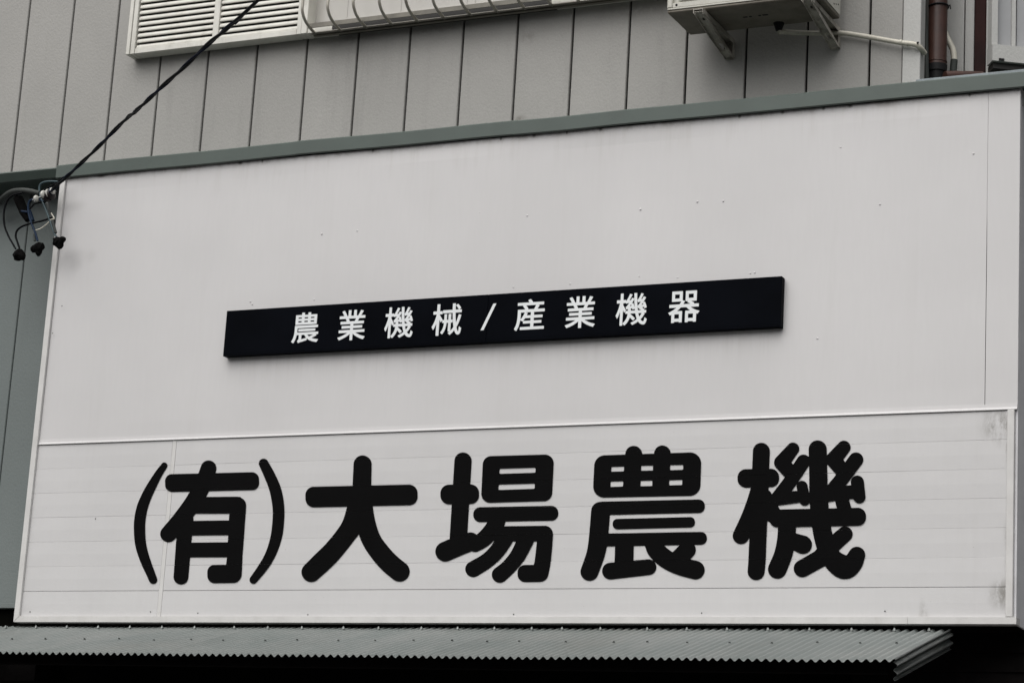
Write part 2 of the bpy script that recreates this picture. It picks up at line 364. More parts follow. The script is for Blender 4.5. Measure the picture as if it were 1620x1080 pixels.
# window set at an angle: its frame runs back to the right
p0 = U(1568, 85, .62); AL = math.radians(32)
ax = Vector((math.cos(AL), math.sin(AL), 0)); an = Vector((-math.sin(AL), math.cos(AL), 0))
zt, zb_ = U(1568, 72, .62).z, U(1566, 98, .62).z
def am(a, d, z): return p0*Vector((1, 1, 0))if 0 else Vector((p0.x, p0.y, 0))+ax*a+an*d+Vector((0, 0, z))
def abox(a0, a1, d0, d1, z0, z1):
    return prism(B(), [(a0, d0), (a1, d0), (a1, d1), (a0, d1)], lambda a, d, t: am(a, d, t), z0, z1)
wn = bpart('window', abox(0, 1.4, -.02, .06, zb_, zt), 'white_wall')
for a0, a1, d in ((0.0, .028, -.006), (.10, .118, .008), (.55, .58, -.0), (1.34, 1.4, -.006)): obj('frame', abox(a0, a1, d, .05, zt+.001, 6.6), 'white_wall', wn)
for a0, a1 in ((.029, .099), (.126, .549), (.581, 1.339)): obj('pane', abox(a0, a1, .02, .03, zt+.001, 6.6), 'pane_grey', wn)
obj('sill', abox(.01, 1.38, .0, .3, zb_-.03, zb_-.001), 'alu_dark', wn)
obj('window_clip', abox(.03, .055, -.024, -.02, zb_+.002, zb_+.012), 'dark', wn)

# ------------------------------------------------------------------ louvred shutter box
Lx0, LZ = .125, 5.906; LY = .267
Lx1 = U(486, 44, LY).x
lv = bpart('louvred_shutter', box(B(), Lx0+.02, Lx1-.02, LY+.035, YW-.002, LZ+.012, 6.9), 'alu_dark')
def lp(name, *a, m='louver', bev=.002): return obj(name, box(B(), *a, bev), m, lv)
lp('frame', Lx0, Lx0+.022, LY-.004, YW-.003, LZ, 6.9); xs0 = Lx0+.025
lp('frame', xs0, xs0+.026, LY, YW-.004, LZ+.001, 6.9)
lp('frame', Lx1-.062, Lx1-.036, LY, YW-.004, LZ+.001, 6.9); lp('frame', Lx1-.033, Lx1, LY-.004, YW-.003, LZ, 6.9)
lp('bottom_rail', xs0+.028, Lx1-.064, LY+.002, YW-.004, LZ+.0015, LZ+.030)
mx0, mx1 = U(335, 55, LY).x, U(344, 55, LY).x
lp('mullion', mx0, mx1, LY+.003, YW-.02, LZ+.031, 6.9)
zp = .0322
for a, b in ((xs0+.03, mx0-.002), (mx1+.002, Lx1-.066)):
    m0 = None
    for i in range(26):
        z = LZ+.042+i*zp
        if m0 is None:
            bb = prism(B(), [(-.003, -.009), (-.013+.001, -.008), (-.012, .0), (-.004, .0125), (.010, .016), (.012, .013), (0, .010), (-.006, -.002)], lambda y, zz, t: Vector((t, y, zz)), -(b-a)/2, (b-a)/2)
            bmesh.ops.recalc_face_normals(bb, faces=bb.faces); m0 = bpy.data.meshes.new('slat'); bb.to_mesh(m0); bb.free(); m0.materials.append(M['louver'])
        o = link('slat', m0, None, lv, Vector(((a+b)/2, LY+.022, z))-wloc(lv)); o.rotation_euler.x = random.uniform(-.03, .03)
# ------------------------------------------------------------------ frosted window behind the grille
wz = U(510, 37, .34).z; wx1 = U(1130, -30, .34).x
wd = bpart('wide_window', box(B(), Lx1-.002, wx1, .343, .3485, wz+.002, 6.9), 'pane')
def wp(name, *a, m='louver', bev=.001): return obj(name, box(B(), *a, bev), m, wd)
sx1, sx2 = U(535, 40, .33).x, U(880, 5, .33).x
sz1, sz0 = U(600, 31.5, .272).z, U(600, 39.5, .272).z
wp('sill', Lx1+.001, sx1, .272, YW-.001, sz0, sz1); wp('sill', sx1+.001, sx2, .274, YW-.001, sz0, sz1, m='alu_dark'); wp('sill', sx2+.001, wx1, .272, YW-.001, sz0, sz1)  # middle stretch coloured dark to paint the shaded gap between the rails
wp('bottom_rail', Lx1, wx1, .332, .3495, sz1+.001, wz+.001)
wp('bottom_rail', Lx1, U(535, 40, .33).x-.001, .332, .349, wz-.013, wz+.001)
for px_ in (548.5, 633, 737, 750, 791, 797): x = U(px_, 20, .34).x; wp('frame', x, x+.004, .3405, .3428, wz+.013, 6.9, m='pane')
# ------------------------------------------------------------------ security grille
X0 = U(476.3, 4, .13).x
prof = [UX(x, y, X0) for x, y in ((476.3, 6), (476.8, 16), (478.5, 25), (482, 34), (488, 43), (494, 50), (500.5, 54.5))]
prof = [(p.y, p.z) for p in prof]; prof[0] = (prof[1][0], prof[0][1])
gr = bpart('window_grille', tube(B(), [Vector((X0-.01, prof[5][0]+.012, prof[5][1]-.006)), Vector((wx1, prof[5][0]+.012, prof[5][1]-.006))], .0065, 8), 'rail_shade')
obj('rail', box(B(), X0-.01, wx1, prof[4][0]+.006, prof[4][0]+.012, prof[4][1]-.004, prof[4][1]+.020), 'rail_shade', gr)
obj('rail', box(B(), X0-.01, wx1, prof[5][0]+.03, prof[5][0]+.05, prof[5][1]-.014, prof[5][1]-.006), 'rail_shade', gr)
bm = B(); pts = [Vector((0, prof[0][0], 7.0))]+cr([Vector((0, a, b)) for a, b in prof], 5); tube(bm, pts, .0078, 8)
for v in bm.verts: pass
bm0 = bpy.data.meshes.new('bar'); bmesh.ops.recalc_face_normals(bm, faces=bm.faces); bm.to_mesh(bm0); bm.free(); bm0.materials.append(M['alu'])
for p_ in bm0.polygons: p_.use_smooth = True
x516 = U(517, 8, .13).x; x896 = U(896, 0, .13).x; bp_ = (x896-x516)/9
for i in range(17): link('bar', bm0, None, gr, Vector((x516+(i-1)*bp_, 0, 0))-wloc(gr))

# ------------------------------------------------------------------ signboard
sg = thing('signboard', (XR/2, 0, ZB), 'large white sign on the house with big rounded black characters along its boarded lower part', 'signboard')
def sp(name, bm, m, **k): return obj(name, bm, m, sg, **k)
xg = U(1559.5, 500, 0).x
# upper panels: very slightly dished sheet metal
def sheet(x0, x1, z0, z1, y, amp, nx=44, nz=16, t=.006):
    b = B(); gr_ = []
    for j in range(nz+1):
        row = []
        for i in range(nx+1):
            x = x0+(x1-x0)*i/nx; z = z0+(z1-z0)*j/nz
            e = min(1, min(x-x0, x1-x, z-z0, z1-z)/.06)
            row.append(b.verts.new((x, y - amp*e*mnoise.noise(Vector((x*1.1+3, z*1.6, 1.7))), z)))
        gr_.append(row)
    for j in range(nz):
        for i in range(nx): b.faces.new((gr_[j][i], gr_[j][i+1], gr_[j+1][i+1], gr_[j+1][i]))
    edge = [gr_[0][i] for i in range(nx+1)]+[gr_[j][nx] for j in range(1, nz+1)]+[gr_[nz][i] for i in range(nx-1, -1, -1)]+[gr_[j][0] for j in range(nz-1, 0, -1)]
    bk = [b.verts.new((v.co.x, y+t, v.co.z)) for v in edge]; n = len(edge)
    for i in range(n): b.faces.new((edge[i], edge[(i+1) % n], bk[(i+1) % n], bk[i]))
    b.faces.new(bk); return b
sp('upper_panel', sheet(.032, xg-.0008, ZD+.010, ZT+.002, 0, .004), 'sign', smooth=False)
bm = sheet(xg+.0004, XR, ZD+.010, ZT+.002, 0, .001, 6, 16)
for v in bm.verts:
    if v.co.x < xg+.001: v.co.x += .0016*max(0, min(1, (4.62-v.co.z)/.12))
sp('upper_panel', bm, 'sign')
# folded lip at the foot of the upper panels
sp('folded_lip', prism(B(), [(.004, ZD+.024), (-.0020, ZD+.024), (-.0028, ZD+.012), (-.0046, ZD+.006), (-.0070, ZD+.0025), (-.0070, ZD+.0003), (.004, ZD-.002)], lambda a, b, t: Vector((t, a, b)), .032, XR-.001), 'sign')
# left trim, bottom trim (mitred), right trim
sp('edge_trim', prism(B(), [(0, ZB), (0, ZT), (.030, ZT), (.030, ZB+.028)], lambda a, b, t: Vector((a, t, b)), -.014, .05), 'trim')
sp('edge_trim', prism(B(), [(.0015, ZB), (.0315, ZB+.028), (4.52, ZB+.028), (4.52, ZB)], lambda a, b, t: Vector((a, t, b)), -.013, .05), 'trim')
sp('edge_trim', prism(B(), [(4.5215, ZB), (4.5215, ZB+.028), (XR+.006, ZB+.028), (XR+.006, ZB)], lambda a, b, t: Vector((a, t, b)), -.0145, .05), 'trim')
sp('edge_trim', box(B(), XR-.040, XR-.0103, -.012, .05, ZB+.030, ZD-.003, .002), 'trim')
sp('side_panel', box(B(), XR-.010, XR, .0085, .50, ZB+.001, 5.16, .001), 'side')
# boards
zs = [ZD-.004]+[U(x, y, 0).z for x, y in ((60, 742), (55, 779.5), (52, 817), (48, 856), (43, 895), (39, 935))]+[ZB+.026]
pz = (zs[1]-zs[6])/5; zs = [zs[0]]+[zs[1]-pz*i for i in range(6)]+[zs[7]]
xa = .8*1.062; 
SEAMS = zs[1:7]
for i in range(7):
    z1, z0 = zs[i]-.0001, zs[i+1]+(.0016 if i == 5 else .0002)
    for x0, x1 in ((.031, xa-.023), (xa+.0015, XR-.041)):
        nx = 2 if x1 < 1 else 26; b = B(); rows = []
        for k_ in range(nx+1):
            x = x0+(x1-x0)*k_/nx; j = .0009*mnoise.noise(Vector((x*1.3, i*3.1, 0)))+random.uniform(-.0002, .0002)
            prof_ = [(.012, z0), (.0006 if i != 5 else .003, z0), (j, z0+(.0006 if i != 5 else .0011)), (j-.0006, (z0+z1)/2), (j, z1-.0005), (.0006, z1), (.012, z1)]
            rows.append([b.verts.new((x, a, c)) for a, c in prof_])
        for p, q in zip(rows, rows[1:]):
            for m in range(7): b.faces.new((p[m], p[(m+1) % 7], q[(m+1) % 7], q[m]))
        b.faces.new(rows[0]); b.faces.new(rows[-1][::-1]); sp('board', b, 'board')
sp('joint_strip', box(B(), xa-.022, xa, -.0014, .012, ZB+.0295, ZD-.003, .0008), 'trim')
sp('sign_core', box(B(), .032, XR-.011, .013, .055, ZB+.03, ZT), 'soffit')
# rivets and little dents
def dome(b, c, r, h, axis=Vector((0, -1, 0))):
    res = bmesh.ops.create_uvsphere(b, u_segments=8, v_segments=4, radius=1)
    for v in res['verts']: v.co = Vector((c[0]+v.co.x*r, c[1]+v.co.y*h, c[2]+v.co.z*r))
dm = B(); dome(dm, (0, 0, 0), .0048, .0014); mdm = bpy.data.meshes.new('rivet'); dm.to_mesh(mdm); dm.free()
for p_ in mdm.polygons: p_.use_smooth = True
mdm.materials.append(M['sign'])
for x, y in ((399, 481), (497, 474), (559, 464.5), (654, 459.5), (717, 460.5), (733, 461.5), (812, 454), (902, 449), (1011, 437), (1072, 439), (1187, 432), (1194, 431), (1103, 319), (1144, 318), (1013, 331), (834, 341), (759, 336), (665, 355), (565, 365), (509, 370), (1293, 535), (1330, 233), (1540, 243), (1392, 323), (687, 356), (396, 477)):
    p = U(x, y, -.001); link('rivet', mdm, None, sg, p-sg.location)
ds = B(); dome(ds, (0, 0, 0), .0032, .002); mds = bpy.data.meshes.new('screw'); ds.to_mesh(mds); ds.free(); mds.materials.append(M['conduit'])
for x, y in ((47.5, 967), (238, 967), (313, 969), (487, 971.5), (812.5, 971), (1110, 969), (1400, 966), (98, 484), (83, 527), (151, 820)): link('screw', mds, None, sg, U(x, y, -.0135 if x in (98, 83) else -.001)-sg.location)
link('screw', mds, None, sg, Vector((XR+.001, .04, U(1617, 162, 0).z))-sg.location)

# ------------------------------------------------------------------ characters by strokes
def seg_d(X, Y, a, b):
    ax_, ay, ra = a; bx, by, rb = b; dx, dy = bx-ax_, by-ay; L = dx*dx+dy*dy+1e-9
    t = np.clip(((X-ax_)*dx+(Y-ay)*dy)/L, 0, 1)
    return np.hypot(X-ax_-t*dx, Y-ay-t*dy)-(ra+(rb-ra)*t)
def bar_d(X, Y, x0, y0, x1, y1, hw, rc):
    cx, cy = (x0+x1)/2, (y0+y1)/2; L = math.hypot(x1-x0, y1-y0); ux, uy = (x1-x0)/L, (y1-y0)/L
    p = abs((X-cx)*ux+(Y-cy)*uy)-(L/2-rc); q = abs(-(X-cx)*uy+(Y-cy)*ux)-(hw-rc)
    return np.hypot(np.maximum(p, 0), np.maximum(q, 0))+np.minimum(np.maximum(p, q), 0)-rc
def poly_d(X, Y, P, rc):
    """convex polygon with rounded corners"""
    d = np.full(X.shape, -1e9); cx = sum(p[0] for p in P)/len(P); cy = sum(p[1] for p in P)/len(P)
    ed = []
    for i in range(len(P)):
        (x0, y0), (x1, y1) = P[i], P[(i+1) % len(P)]; L = math.hypot(x1-x0, y1-y0); nx, ny = (y1-y0)/L, -(x1-x0)/L
        if (cx-x0)*nx+(cy-y0)*ny > 0: nx, ny = -nx, -ny
        ed.append((nx, ny, nx*x0+ny*y0-rc))
    # inset corners
    n = len(ed); C_ = []
    for i in range(n):
        a, b = ed[i-1], ed[i]; det = a[0]*b[1]-a[1]*b[0]; C_.append(((a[2]*b[1]-a[1]*b[2])/det, (a[0]*b[2]-a[2]*b[0])/det))
    out = np.full(X.shape, 1e9); ins = np.full(X.shape, -1e9)
    for i in range(n):
        (x0, y0), (x1, y1) = C_[i], C_[(i+1) % n]; out = np.minimum(out, seg_d(X, Y, (x0, y0, 0), (x1, y1, 0)))
        ins = np.maximum(ins, X*ed[i][0]+Y*ed[i][1]-ed[i][2])
    return np.where(ins < 0, ins, out)-rc
def smooth_stroke(P, n=5):
    V3 = cr([Vector(p) for p in P], n) if len(P) > 2 else [Vector(p) for p in P]
    return [tuple(v) for v in V3]
def glyph(parts, w_, h_, st=3.0):
    X, Y = np.meshgrid(np.arange(0, w_+st, st), np.arange(0, h_+st, st)); D = np.full(X.shape, 1e9)
    for p in parts:
        k_ = p[0]
        if k_ == 's':
            Q = smooth_stroke(p[1])
            for a, b in zip(Q, Q[1:]): D = np.minimum(D, seg_d(X, Y, a, b))
        elif k_ == 'l':
            for a, b in zip(p[1], p[1][1:]): D = np.minimum(D, seg_d(X, Y, a, b))
        elif k_ == 'b': D = np.minimum(D, bar_d(X, Y, *p[1]))
        elif k_ == 'q': D = np.minimum(D, poly_d(X, Y, p[1], p[2]))
        elif k_ == 'h': D = np.maximum(D, -poly_d(X, Y, p[1], p[2]))
    return contours(D, st)
def contours(D, st):
    """marching squares on a distance grid -> closed loops"""
    ny, nx = D.shape; nxt = {}; D = np.where(D == 0, 1e-6, D); I = D < 0
    def ip(a, b):
        (i, j), (k_, l_) = a, b; va, vb = D[i, j], D[k_, l_]; t = va/(va-vb); return ((j+(l_-j)*t)*st, (i+(k_-i)*t)*st)
    cells = np.argwhere((I[:-1, :-1] != I[1:, 1:]) | (I[:-1, 1:] != I[1:, :-1]) | (I[:-1, :-1] != I[:-1, 1:]))
    pos = {}
    for i, j in cells:
        c_ = [(i, j), (i, j+1), (i+1, j+1), (i+1, j)]; s_ = [bool(I[q]) for q in c_]; cr_ = []
        for e in range(4):
            if s_[e] != s_[(e+1) % 4]:
                key = tuple(sorted((c_[e], c_[(e+1) % 4]))); pos[key] = ip(*key); cr_.append((key, s_[e]))
        # entering edge: inside -> outside
        outs = [k_ for k_, f in cr_ if f]; ins_ = [k_ for k_, f in cr_ if not f]
        if len(outs) == 1: nxt[outs[0]] = ins_[0]
        elif len(outs) == 2:
            order = [k_ for k_, f in cr_]
            for o_ in outs:
                nxt[o_] = order[(order.index(o_)+1) % 4]
    loops = []; seen = set()
    for k0 in list(nxt):
        if k0 in seen: continue
        L = []; k_ = k0
        while k_ not in seen and k_ in nxt: seen.add(k_); L.append(pos[k_]); k_ = nxt[k_]
        if len(L) > 8: loops.append(simplify(L, .22))
    return loops
def simplify(L, tol):
    def dp(P):
        if len(P) < 3: return P
        (x0, y0), (x1, y1) = P[0], P[-1]; l = math.hypot(x1-x0, y1-y0)+1e-9
        ds_ = [abs((x1-x0)*(y0-y)-(x0-x)*(y1-y0))/l for x, y in P[1:-1]]; m = max(ds_); i = ds_.index(m)+1
        return dp(P[:i+1])[:-1]+dp(P[i:]) if m > tol else [P[0], P[-1]]
    h = len(L)//2
    return (dp(L[:h+1])[:-1]+dp(L[h:]+[L[0]])[:-1])
import sys; sys.setrecursionlimit(5000)
G = {}
G['opening_bracket'] = (200, 710, 4.696, [('s', [(282, 122, 23), (240, 184, 28), (190, 270, 34), (150, 350, 38), (118, 435, 41), (101, 520, 42), (98, 600, 42), (104, 690, 41), (122, 770, 39), (150, 850, 36), (175, 910, 33), (199, 969, 31)])])
G['closing_bracket'] = (200, 710, 4.696, [('s', [(1020, 107, 36), (1060, 186, 40), (1100, 280, 43), (1122, 370, 44), (1131, 460, 43), (1127, 560, 43), (1114, 650, 42), (1088, 740, 40), (1051, 820, 37), (1003, 893, 34), (944, 970, 29)])])
G['character_yu'] = (200, 710, 4.696, [('b', (288, 253, 986, 236, 66, 52)), ('s', [(611, 142, 58), (590, 205, 60), (545, 310, 62), (487, 410, 62), (400, 525, 60), (312, 630, 60)]),
    ('l', [(440, 520, 58), (406, 949, 55)]), ('l', [(560, 415, 60), (822, 413, 60)]), ('l', [(829, 418, 61), (806, 800, 57), (795, 928, 62)]), ('q', [(500, 355), (850, 355), (850, 478), (455, 478)], 4),
    ('b', (602, 927, 850, 924, 68, 54)), ('q', [(430, 533), (850, 528), (850, 637), (430, 642)], 3), ('q', [(420, 694), (850, 690), (850, 802), (420, 804)], 3)])
G['character_dai'] = (460, 700, 4.5, [('l', [(512, 154, 64), (502, 450, 68)]), ('b', (105, 387, 903, 369, 73, 60)),
    ('s', [(492, 440, 84), (440, 580, 73), (380, 672, 70), (300, 770, 71), (225, 845, 72), (146, 920, 69)]), ('s', [(496, 440, 84), (535, 580, 71), (577, 695, 69), (646, 793, 71), (708, 860, 72), (775, 915, 72)])])
G['character_ba'] = (680, 700, 4.5, [('l', [(237, 130, 61), (203, 690, 62)]), ('b', (76, 369, 351, 364, 70, 62)), ('l', [(110, 774, 70), (200, 735, 70), (290, 703, 66)]),
    ('q', [(380, 96), (885, 82), (869, 413), (364, 428)], 62), ('h', [(497, 184), (754, 176), (753, 213), (494, 221)], 9), ('h', [(490, 297), (748, 289), (747, 327), (488, 336)], 9),
    ('b', (310, 512, 915, 500, 53, 50)), ('l', [(480, 648, 54), (820, 645, 55)]), ('s', [(822, 648, 55), (816, 730, 56), (803, 850, 57), (785, 928, 60)]), ('b', (625, 930, 830, 928, 61, 54)),
    ('s', [(480, 560, 58), (440, 625, 58), (380, 688, 56), (322, 722, 54)]), ('s', [(532, 690, 58), (478, 770, 55), (405, 840, 54), (310, 898, 57)]), ('s', [(684, 690, 58), (625, 805, 55), (560, 885, 54), (499, 938, 57)])])
G['character_no'] = (910, 690, 4.5, [('l', [(417, 127, 60), (412, 250, 60)]), ('l', [(621, 123, 59), (615, 250, 59)]), ('q', [(139, 136), (899, 111), (890, 421), (125, 436)], 78),
    ('h', [(258, 216), (349, 213), (347, 248), (256, 251)], 6), ('h', [(470, 208), (555, 206), (553, 242), (469, 244)], 2), ('h', [(676, 203), (769, 201), (770, 237), (675, 240)], 6),
    ('h', [(252, 320), (343, 318), (341, 356), (251, 359)], 6), ('h', [(466, 315), (550, 313), (549, 352), (465, 354)], 2), ('h', [(670, 311), (763, 308), (762, 345), (669, 348)], 6),
    ('b', (150, 512, 923, 495, 48, 44)), ('s', [(181, 532, 67), (175, 620, 68), (161, 760, 67), (142, 850, 65), (102, 962, 64)]), ('b', (267, 624, 853, 609, 37, 34)), ('b', (150, 737, 938, 723, 46, 44)),
    ('q', [(285, 760), (418, 760), (413, 940), (279, 940)], 2), ('l', [(252, 957, 60), (522, 929, 56)]), ('s', [(556, 766, 60), (580, 812, 64), (648, 872, 66), (740, 918, 66), (856, 950, 66)]), ('l', [(798, 806, 61), (735, 868, 61)])])
G['character_ki'] = (1150, 680, 4.3217, [('l', [(236, 145, 58), (206, 900, 59), (200, 966, 58)]), ('b', (73, 331, 357, 325, 63, 58)), ('s', [(225, 400, 60), (192, 500, 58), (150, 605, 56), (96, 722, 56)]),
    ('l', [(262, 450, 46), (305, 565, 62)]), ('l', [(452, 128, 43), (376, 222, 53)]), ('l', [(376, 222, 53), (425, 280, 50)]), ('l', [(524, 214, 47), (434, 349, 46), (350, 462, 48)]), ('l', [(342, 471, 44), (520, 451, 40)]),
    ('l', [(514, 384, 38), (532, 478, 38)]), ('s', [(621, 132, 62), (625, 300, 62), (627, 450, 63), (637, 580, 63), (650, 680, 64), (678, 790, 66), (722, 880, 70), (800, 935, 82), (858, 910, 68), (889, 853, 57)]),
    ('l', [(800, 118, 46), (730, 202, 54)]), ('l', [(730, 202, 54), (780, 265, 50)]), ('l', [(883, 202, 50), (778, 343, 48), (700, 440, 50)]), ('l', [(700, 437, 50), (880, 420, 46)]), ('l', [(892, 355, 45), (905, 456, 43)]),
    ('l', [(782, 460, 47), (806, 550, 48)]), ('b', (290, 604, 951, 590, 61, 56)), ('s', [(411, 620, 61), (407, 740, 62), (385, 850, 62), (345, 950, 64)]), ('l', [(440, 752, 54), (519, 782, 63)]), ('l', [(807, 710, 53), (700, 805, 56), (635, 878, 60), (516, 945, 59)])])
chl = {'opening_bracket': 'opening round bracket of the company line', 'closing_bracket': 'closing round bracket of the company line', 'character_yu': 'black rounded character 有', 'character_dai': 'black rounded character 大', 'character_ba': 'black rounded character 場', 'character_no': 'black rounded character 農', 'character_ki': 'black rounded character 機'}
for nm, (ox, oy, sc, parts) in G.items():
    wz_ = {200: (1230, 1080)}.get(ox, (1000, 1080)); loops = glyph(parts, *wz_)
    P3 = [[(lambda p: (p.x, p.z))(U(ox+x/sc, oy+y/sc, -.002)) for x, y in L] for L in loops]
    bm = fill_bm(P3, .0004, lambda x, y, z: Vector((x, -.0030+z, y)))
    for zz in SEAMS:                                 # the film is cut open where the boards meet
        for s_ in (-.0005, .0005):
            bmesh.ops.bisect_plane(bm, geom=list(bm.verts)+list(bm.edges)+list(bm.faces), plane_co=(0, 0, zz+s_), plane_no=(0, 0, 1), dist=1e-6)
        kill = [f for f in bm.faces if abs(f.calc_center_median().z-zz) < .00049]
        bmesh.ops.delete(bm, geom=kill, context='FACES')
    sp({'opening_bracket': 'bracket_mark', 'closing_bracket': 'bracket_mark'}.get(nm, 'character'), bm, 'black', label=chl[nm])

# ------------------------------------------------------------------ black plate
PT, PB = 4.386-.0, 4.158
a, b_ = U(359.1, 491.1, -.04), U(1236.7, 437.2, -.04); c_ = U(352.4, 562.2, -.04); d_ = U(1235, 517.8, -.04)
px0, px1 = (a.x+c_.x)/2, (b_.x+d_.x)/2; pz1, pz0 = (a.z+b_.z)/2, (c_.z+d_.z)/2; pm = U(771, 500, -.04).x
pl = thing('name_plate', ((px0+px1)/2, 0, pz0), 'long narrow black plate with white characters across the middle of the white sign', 'sign plate')
for x0, x1 in ((px0, pm-.0003), (pm+.0003, px1)): obj('plate_panel', box(B(), x0, x1, -.04, -.001, pz0, pz1, .0018), 'plate', pl)
for x0, x1 in ((px0+.012, pm-.01), (pm+.01, px1-.010)):   # raised border line pressed into each panel
    obj('pressed_edge', box(B(), x0, x1, -.0408, -.0395, pz0+.010, pz0+.0125, .0003), 'plate', pl)
def glyph_font(ch, grow=.0115, n=240):
    cu = bpy.data.curves.new('t', 'FONT'); cu.body = ch; cu.size = 1; cu.fill_mode = 'FRONT'; cu.resolution_u = 4
    o = bpy.data.objects.new('t', cu); COL.objects.link(o); bpy.context.view_layer.update()
    me_ = bpy.data.meshes.new_from_object(o.evaluated_get(bpy.context.evaluated_depsgraph_get())); bpy.data.objects.remove(o)
    V_ = np.array([v.co[:2] for v in me_.vertices]); me_.calc_loop_triangles(); T_ = [tuple(t.vertices) for t in me_.loop_triangles]; bpy.data.meshes.remove(me_)
    V_ = V_-V_.min(0)+.05; sz = V_.max()+.05; g_ = np.linspace(0, sz, n); X, Y = np.meshgrid(g_, g_); ins = np.zeros(X.shape, bool); cnt = {}
    key = lambda i: (round(V_[i][0], 5), round(V_[i][1], 5))
    for t in T_:
        a, b, c = V_[list(t)]; e = lambda p, q: (q[0]-p[0])*(Y-p[1])-(q[1]-p[1])*(X-p[0])
        s1, s2, s3 = e(a, b), e(b, c), e(c, a); ins |= ((s1 >= 0) & (s2 >= 0) & (s3 >= 0)) | ((s1 <= 0) & (s2 <= 0) & (s3 <= 0))
        for i, j in ((t[0], t[1]), (t[1], t[2]), (t[2], t[0])):
            k_ = tuple(sorted((key(i), key(j)))); cnt[k_] = cnt.get(k_, 0)+1
    D = np.full(X.shape, 1e9)
    for (p, q), c in cnt.items():
        if c == 1: D = np.minimum(D, seg_d(X, Y, (*p, 0), (*q, 0)))
    D = np.where(ins, -D, D)-grow; k_ = sz/(n-1)
    return [[(x/1000*k_*1000, y*k_) for x, y in L] for L in contours(D, 1.0)]
def char(ch, L, R, T, Bt):
    loops = glyph_font(ch); P_ = [p for l in loops for p in l]; lo = [min(p[i] for p in P_) for i in (0, 1)]; hi = [max(p[i] for p in P_) for i in (0, 1)]
    x0, x1 = U(*L, -.041).x, U(*R, -.041).x; z1, z0 = U(*T, -.041).z, U(*Bt, -.041).z
    L3 = [[(x0+(x-lo[0])/(hi[0]-lo[0])*(x1-x0), z0+(y-lo[1])/(hi[1]-lo[1])*(z1-z0)) for x, y in l] for l in loops]
    obj('character', fill_bm(L3, .0005, lambda x, y, z: Vector((x, -.0407+z, y))), 'white_letter', pl, label='white character '+ch)
for t in (('農', (460.6, 539.3), (504.8, 513.8), (490.3, 493.9), (463.9, 543)), ('業', (533.8, 534.2), (579.4, 497.6), (573.1, 489.3), (554.6, 538.1)),
          ('機', (607.9, 518.1), (654.2, 503.3), (647.2, 484.4), (613.9, 535.1)), ('械', (683.1, 513.5), (731.3, 489.9), (719.4, 479.7), (690.3, 531.1)),
          ('産', (813.1, 519.8), (862.2, 485.1), (839.8, 472.9), (816.7, 523.6)), ('業', (893.5, 515), (942.8, 474.9), (935.6, 467.5), (916.5, 518.7)),
          ('機', (974, 497.2), (1024.2, 480.9), (1016.1, 462.4), (981.5, 515.2)), ('器', (1057.4, 494), (1106.9, 478.8), (1104.8, 458.9), (1061.3, 511))): char(*t)
q4 = [U(740+x/7.3636, 460+y/7.3636, -.041) for x, y in ((148, 459), (183, 457), (334, 146), (299, 148))]
bm = B(); prism(bm, [(p.x, p.z) for p in q4], lambda a, b, t: Vector((a, t, b)), -.0412, -.0402); obj('slash', bm, 'white_letter', pl, label='white slash between the two word pairs')

# ------------------------------------------------------------------ corrugated awning
aw = thing('awning', (2.2, .1, 2.6), 'corrugated galvanised metal awning running along under the white sign', 'awning')
SL = math.tan(math.radians(15.3)); YF = -.767; ZF = 2.622; PP = .0366; AMP = .0062
def awz(y): return ZF+(y-YF)*SL
XE = 4.690
def prof_pts(x0, x1, seg=8):
    n = max(1, int(round((x1-x0)/PP*seg))); return [(x0+(x1-x0)*k_/n, AMP*math.cos(2*math.pi*(x0+(x1-x0)*k_/n-XE)/PP)) for k_ in range(n+1)]
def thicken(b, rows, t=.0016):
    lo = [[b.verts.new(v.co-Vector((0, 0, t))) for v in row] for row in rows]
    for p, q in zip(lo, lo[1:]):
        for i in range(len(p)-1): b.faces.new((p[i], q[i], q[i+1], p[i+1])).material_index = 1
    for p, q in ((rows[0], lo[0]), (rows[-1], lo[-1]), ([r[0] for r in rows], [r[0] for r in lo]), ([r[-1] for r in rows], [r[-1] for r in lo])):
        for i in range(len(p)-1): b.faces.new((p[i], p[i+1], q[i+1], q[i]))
def sheet_bm(pts, dz, y0=YF, y1=.03, ny=6, seed=0):
    b = B(); rows = []
    for j in range(ny+1):
        y = y0+(y1-y0)*j/ny; row = []
        for (x, h) in pts:
            n_ = .0025*mnoise.noise(Vector((x*2.3, y*2, seed)))+ .0012*mnoise.noise(Vector((x*9, y*5, seed+3)))
            row.append(b.verts.new((x, y+(.004*mnoise.noise(Vector((x*1.3, 5, 0))) if j == 0 else 0), awz(y)+h+dz+n_)))
        rows.append(row)
    for p, q in zip(rows, rows[1:]):
        for i in range(len(p)-1): b.faces.new((p[i], p[i+1], q[i+1], q[i]))
    thicken(b, rows); return b
W = PP*18; x = XE-.0; i = 0   # sheets laid from the right end, each lapping the next
while x > -3.2:
    x0 = x-W; obj('roof_sheet', sheet_bm(prof_pts(x0-PP*1.5, x), (i % 2)*.0005), 'sheet', aw, smooth=True).data.materials.append(M['sheet_under']); x = x0; i += 1
